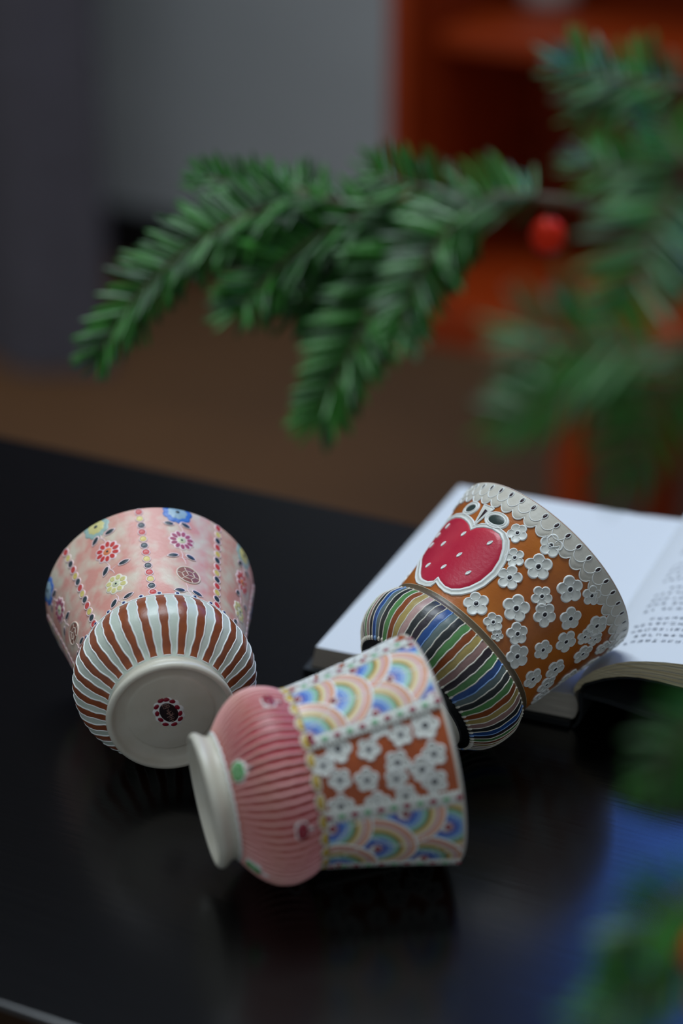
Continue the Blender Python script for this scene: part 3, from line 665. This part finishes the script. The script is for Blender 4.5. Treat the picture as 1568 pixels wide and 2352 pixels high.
bt = [(2.6, 15.9), (14, 15.0), (29, 12.4), (60, 7.6), (118, .3), (118, 2.3), (60, 9.8), (29, 14.8), (14, 17.4), (6, 17.6), (2.6, 18.0)]
extrude('front_board', bt, -3, 191, m_cov)
top = [(-2.3, 15.2), (-2.3, 18), (-1.2, 20.6), (1.2, 23.4), (5.5, 27.5), (10.8, 31.1), (16, 33.7), (21, 35.5), (28, 37.0), (36, 38.2), (44, 38.9), (56, 38.6), (70, 36.8), (88, 32.6), (104, 26.6), (120, 18.5)]
bot = [(0.4, 18.2), (0.5, 18.6), (1.0, 19.8), (2.2, 21.2), (5.3, 22.8), (10.5, 25.4), (16.3, 27.3), (20.5, 28.2), (25, 28.8), (34, 28.8), (44, 27.9), (56, 25.8), (70, 22.0), (88, 15.8), (104, 9.2), (117, 4.2)]
def mixp(f): return [(p[0] + (q[0] - p[0]) * f, p[1] + (q[1] - p[1]) * f) for p, q in zip(top, bot)]
m_bund = mat('page_bundle_edges', (228, 216, 180), 0.8, (190, 172, 130), 2.0, 0, stretch=(3, 3, 900), contrast=(.4, .6))
cuts = [(0.0, .16), (.19, .42), (.45, .66), (.69, .84), (.87, 1.0)]
for f0, f1 in cuts:
    A, B_ = mixp(f0), mixp(f1); n = len(A)
    ob = extrude('page_bundle', A + B_[::-1], 0, 188, [m_page, m_bund], 1, lambda i, j, n=n: 0 if j < n - 1 else 1)
fl_ = [(.9, 18.0)] + [(p[0] + .3, p[1] - .35) for p in bot[2:]]
extrude('endpaper', fl_ + [(p[0] + .3, p[1] - .75) for p in fl_[::-1]], 0, 188, m_cov)
# printed lines on the right-hand page: each line a row of small characters
ta = np.array([p[0] for p in top]); tz = np.array([p[1] for p in top])
arc = np.concatenate([[0], np.cumsum(np.hypot(np.diff(ta), np.diff(tz)))])
m_ink = mat('printing_ink', (52, 66, 84), 0.8)
def page_pt(s, b, h=.06):
    a = float(np.interp(s, arc, ta)); z = float(np.interp(s, arc, tz)); a2 = float(np.interp(s + .5, arc, ta)); z2 = float(np.interp(s + .5, arc, tz))
    l = math.hypot(a2 - a, z2 - z); return ((a - (z2 - z) / l * h) * .001, b * .001, (z + (a2 - a) / l * h) * .001)
line_b = 168.0; li = 0
while line_b > 14:
    s = 24.0 + (6 if li % 5 == 0 else 0); end = 122 if li % 5 != 4 else R.uniform(60, 100); tb = MB()
    while s < end:
        if R.random() > .06:
            for _ in range(R.randint(4, 6)):
                if R.random() < .55: x0 = s + R.uniform(0, .4); y0 = line_b + R.uniform(0, 2.5); w, h = R.uniform(1.4, 2.3), .3
                else: x0 = s + R.uniform(0, 2.1); y0 = line_b + R.uniform(0, .8); w, h = .32, R.uniform(1.5, 2.4)
                tb.add([page_pt(x0, y0), page_pt(x0 + w, y0), page_pt(x0 + w, y0 + h), page_pt(x0, y0 + h)], [(0, 1, 2, 3)])
        s += 3.3 if R.random() > .05 else 5.2
    if tb.v: tb.build('text_line', m_ink, book, smooth=False)
    li += 1; line_b -= 5.6 if li % 5 else 9.5
#FOLIAGE

# ---------------------------------------------------------------- yew branches (world coordinates, metres)
BR = {
 'A': {'stem': [(0.1183, 0.6365, 1.0271), (0.102, 0.6435, 1.0303), (0.086, 0.6499, 1.0323), (0.0726, 0.6604, 1.0311), (0.0611, 0.6668, 1.0329), (0.047, 0.6763, 1.0297), (0.0314, 0.6905, 1.0247), (0.0163, 0.6992, 1.0196), (0.0023, 0.7041, 1.0183), (-0.012, 0.7101, 1.0194)], 'sprays': [([(-0.012, 0.7101, 1.0194), (-0.0322, 0.7119, 1.0115), (-0.0512, 0.7122, 1.0001), (-0.0661, 0.7114, 0.9866), (-0.0754, 0.7112, 0.9744), (-0.0809, 0.7075, 0.9664)], 0.0131, 70), ([(-0.0034, 0.7046, 1.0194), (-0.0164, 0.716, 1.0203), (-0.0312, 0.7262, 1.0183), (-0.046, 0.7322, 1.0195)], 0.0105, 32), ([(0.0135, 0.699, 1.0192), (0.0023, 0.702, 1.0138), (-0.0113, 0.7035, 1.0052), (-0.0227, 0.6993, 0.9962), (-0.0318, 0.6903, 0.9888)], 0.0148, 44), ([(0.0163, 0.6987, 1.0186), (0.0094, 0.6999, 1.0093), (-0.002, 0.7059, 0.9984), (-0.0136, 0.7045, 0.9837)], 0.0149, 36), ([(0.0246, 0.6945, 1.0213), (0.0148, 0.6844, 0.9998), (0.0064, 0.6774, 0.9846), (-0.0006, 0.6715, 0.9719), (-0.0069, 0.6664, 0.9611)], 0.0148, 54), ([(0.0598, 0.6668, 1.0329), (0.0457, 0.6756, 1.0283), (0.0337, 0.6765, 1.0183), (0.0255, 0.6713, 1.0072), (0.0207, 0.6661, 0.996), (0.0192, 0.6583, 0.9909)], 0.0134, 46), ([(0.0381, 0.6859, 1.0265), (0.0244, 0.692, 1.0278), (0.012, 0.6986, 1.0302)], 0.0117, 18)]},
 'B': {'stem': [(0.1181, 0.6397, 1.0696), (0.1071, 0.6509, 1.07), (0.0931, 0.6616, 1.0692)], 'sprays': [([(0.1002, 0.6562, 1.0695), (0.0892, 0.6616, 1.0692), (0.0794, 0.6671, 1.0692), (0.0695, 0.6737, 1.0715)], 0.0138, 26), ([(0.0931, 0.661, 1.068), (0.0834, 0.6646, 1.0638), (0.0734, 0.6675, 1.0581)], 0.0098, 14)]},
 'C': {'stem': [(0.1109, 0.5894, 1.0562), (0.1006, 0.6005, 1.0565), (0.09, 0.6113, 1.0559)], 'sprays': [([(0.0942, 0.6062, 1.0567), (0.0851, 0.6115, 1.0564), (0.076, 0.6166, 1.0555), (0.0716, 0.6225, 1.0564)], 0.0117, 24), ([(0.0982, 0.6026, 1.0609), (0.093, 0.61, 1.065), (0.0888, 0.618, 1.0703)], 0.0102, 18), ([(0.0942, 0.6059, 1.0562), (0.0886, 0.5965, 1.0478), (0.0831, 0.5866, 1.0385), (0.0789, 0.5774, 1.0304)], 0.0167, 22)]},
 'E': {'stem': [(0.1002, 0.508, 1.0473), (0.0914, 0.5167, 1.0424), (0.0844, 0.5255, 1.0374), (0.0764, 0.5283, 1.0316)], 'sprays': [([(0.0779, 0.525, 1.0364), (0.0692, 0.5252, 1.0369), (0.0594, 0.5255, 1.0374), (0.0478, 0.5311, 1.0376)], 0.0163, 14), ([(0.0742, 0.5278, 1.0306), (0.0626, 0.5311, 1.0258), (0.0509, 0.5334, 1.0189), (0.0435, 0.5361, 1.0129)], 0.0125, 26), ([(0.0879, 0.5208, 1.0391), (0.0822, 0.5204, 1.0265), (0.077, 0.525, 1.0128), (0.0732, 0.5259, 1.0027)], 0.012, 24)]},
 'H': {'stem': [(0.1023, 0.4576, 0.9389), (0.0939, 0.4541, 0.9313), (0.0856, 0.4505, 0.9237), (0.0814, 0.4479, 0.918)], 'sprays': [([(0.0887, 0.4512, 0.9251), (0.0793, 0.4499, 0.9223), (0.0719, 0.4465, 0.9151), (0.0684, 0.4476, 0.9055)], 0.0105, 28), ([(0.0887, 0.4454, 0.9128), (0.0772, 0.4428, 0.9071), (0.0688, 0.4397, 0.9004), (0.0609, 0.4377, 0.8961)], 0.0105, 30), ([(0.0953, 0.4865, 0.9536), (0.0876, 0.4846, 0.9496), (0.0824, 0.4857, 0.9401), (0.0792, 0.487, 0.931)], 0.0104, 24)], 'stem2': [(0.1023, 0.4576, 0.9389), (0.0969, 0.4672, 0.9477), (0.0931, 0.486, 0.9526)]},
}
#berries (0.0666, 0.6949, 1.0105) (0.0673, 0.7005, 1.0224) (0.0829, 0.4452, 0.9123) (0.0826, 0.4408, 0.9028)

m_ndl = [mat('yew_needle', (40, 114, 18), 0.34, (34, 98, 18), 120, 0, contrast=(.3, .7)), mat('yew_needle_deep', (24, 74, 16), 0.38), mat('yew_needle_fresh', (56, 124, 40), 0.3)]
m_bark = mat('yew_bark', (92, 78, 58), 0.7, (70, 62, 44), 90)
m_berry = mat('yew_aril', (232, 44, 4), 0.5, spec=0.2)
def needle_mesh(i, m):
    mb = MB(); rows = []
    for t, w in ((0, .012), (.06, .045), (.25, .075), (.6, .078), (.85, .055), (.96, .02), (1.0, .002)):
        z = .10 * t * t - .02 * i * t
        rows.append([(t, -w, z + .004), (t, 0, z - .014), (t, w, z + .004), (t, 0, z + .012)])
    mb.grid(rows, 0, True); return mb.mesh('needle', m)
NDL = [needle_mesh(i % 2, m) for i, m in enumerate(m_ndl + m_ndl)]
def sample(P, n):
    P = [Vector(p) for p in P]; S = [0]
    for a, b in zip(P, P[1:]): S.append(S[-1] + (b - a).length)
    out = []
    def ev(q):
        q = min(max(q, 0), S[-1])
        for i in range(len(P) - 1):
            if q <= S[i + 1] or i == len(P) - 2:
                f = (q - S[i]) / (S[i + 1] - S[i]); p0 = P[max(i - 1, 0)]; p1, p2 = P[i], P[i + 1]; p3 = P[min(i + 2, len(P) - 1)]
                return .5 * ((2 * p1) + (p2 - p0) * f + (2 * p0 - 5 * p1 + 4 * p2 - p3) * f * f + (3 * p1 - 3 * p2 + p3 - p0) * f ** 3)
    for k in range(n):
        q = S[-1] * k / (n - 1); out.append((ev(q), (ev(q + .001) - ev(q - .001)).normalized()))
    return out
LBL = {'A': 'long arching yew branch with one red berry, reaching left over the cups', 'B': 'short yew sprig fanning out at the top right in front of the cabinet shelf',
       'C': 'dark yew branch at the right edge with long needles below the red berry', 'E': 'heavily blurred yew branch drooping at the right above the open book',
       'H': 'blurred yew branch in the near right corner over the black table'}
BER = {'A': [((0.0643, 0.671, 1.0183), (0.064, 0.6664, 1.0321))], 'H': [((0.0874, 0.4452, 0.9123), (0.0884, 0.4462, 0.9213)), ((0.0898, 0.4406, 0.9023), (0.0918, 0.4426, 0.9123))]}
def berry(par, p, stalk_from):
    mb = MB(); rows = []
    for i in range(11):
        u = math.pi * i / 10; r = .0056 * math.sin(u) * (1.0 if i > 1 else .75); z = .0058 * math.cos(u) - (.0016 if i == 0 else 0)
        rows.append([(p.x + r * math.cos(a), p.y + r * math.sin(a), p.z - z) for a in [2 * math.pi * k / 18 for k in range(18)]])
    mb.grid(rows, 0, True); b = mb.build('berry', m_berry, par)
    st = MB(); tube3(st, [stalk_from, (stalk_from + p) / 2 + Vector((.001, 0, 0)), p + Vector((0, 0, .0052))], .0006, n=6); st.build('berry_stalk', m_bark, b)
for key, br in BR.items():
    root = empty('yew_branch', Matrix(), LBL[key], 'branch', 'yew branches hanging in from the right')
    base = Vector(br['stem'][0])
    root.location = base; inv = Matrix.Translation(-base)
    def loc(p): return Vector(p) - base
    for sk in ('stem', 'stem2'):
        if sk in br:
            p0, p1 = Vector(br[sk][0]), Vector(br[sk][1]); o_ = (p0 - p1).normalized()
            ext = [p0 + o_ * .34 + Vector((.02, 0, -.10)), p0 + o_ * .17 + Vector((.01, 0, -.03))]
            sp = sample(ext + list(br[sk]), 30); mb = MB(); tube3(mb, [loc(p) for p, t in sp], [.0030 - .0018 * i / 29 for i in range(30)]); mb.build('stem', m_bark, root)
    for pts, ln, n in br['sprays']:
        sp = sample(pts, n + 1); mb = MB(); tube3(mb, [loc(p) for p, t in sp], [.0011 - .0006 * i / n for i in range(n + 1)], n=6)
        tw = mb.build('twig', m_bark, root)
        face = (Vector((0.0, -.62, .78)) + Vector((R.uniform(-.25, .25), R.uniform(-.2, .2), 0))).normalized()
        xb = MB()
        for i, (p, t) in enumerate(sp):
            if i == 0: continue
            for e in range(2 if key == 'A' else 1):
                s = t.cross(face).normalized(); nrm = s.cross(t); sg = R.choice((-1, 1)); f = i / n
                ang = math.radians(58 - 30 * f ** 3 + R.uniform(-12, 12)); lift = R.uniform(-.55, .6)
                d = (math.cos(ang) * t + math.sin(ang) * sg * s + lift * nrm).normalized(); y = nrm.cross(d).normalized(); z = d.cross(y)
                L_ = ln * 1.25 * R.uniform(.8, 1.1) * (1 - .28 * f ** 4) * (.75 + .25 * min(1, i / 5)); q = loc(p) + t * R.uniform(-.001, .001)
                tmpl = NDL[R.choice((0, 1, 2, 4))]
                mi = {'yew_needle': 0, 'yew_needle_deep': 1, 'yew_needle_fresh': 2}[tmpl.materials[0].name]
                xb.add([q + d * (v.co.x * L_) + y * (v.co.y * L_ * .95) + z * (v.co.z * L_) for v in tmpl.vertices], [tuple(pl.vertices) for pl in tmpl.polygons], mi)
        xo = xb.build('needle_tuft', m_ndl, tw); xo['kind'] = 'stuff'
        for i, (p, t) in enumerate(sp):
            if i == 0: continue
            s = t.cross(face).normalized(); nrm = s.cross(t)
            f = i / n; sg = 1 if i % 2 else -1
            ang = math.radians(62 - 34 * f ** 3 + R.uniform(-9, 9)); lift = R.uniform(-.28, .34)
            d = (math.cos(ang) * t + math.sin(ang) * sg * s + lift * nrm).normalized()
            if i == n: d = (t + .1 * nrm).normalized()
            y = nrm.cross(d).normalized(); z = d.cross(y)
            L_ = ln * 1.34 * R.uniform(.86, 1.12) * (1 - .28 * f ** 4) * (.75 + .25 * min(1, i / 5))
            wd = L_ * .95
            q = loc(p)
            o = link('needle', NDL[R.choice((0, 0, 1, 2, 3, 3, 4, 5))], tw)
            o.matrix_local = Matrix(((d.x * L_, y.x * wd, z.x * L_, q.x), (d.y * L_, y.y * wd, z.y * L_, q.y), (d.z * L_, y.z * wd, z.z * L_, q.z), (0, 0, 0, 1)))
    for bp_, fr_ in BER.get(key, ()): berry(root, loc(bp_), loc(fr_))
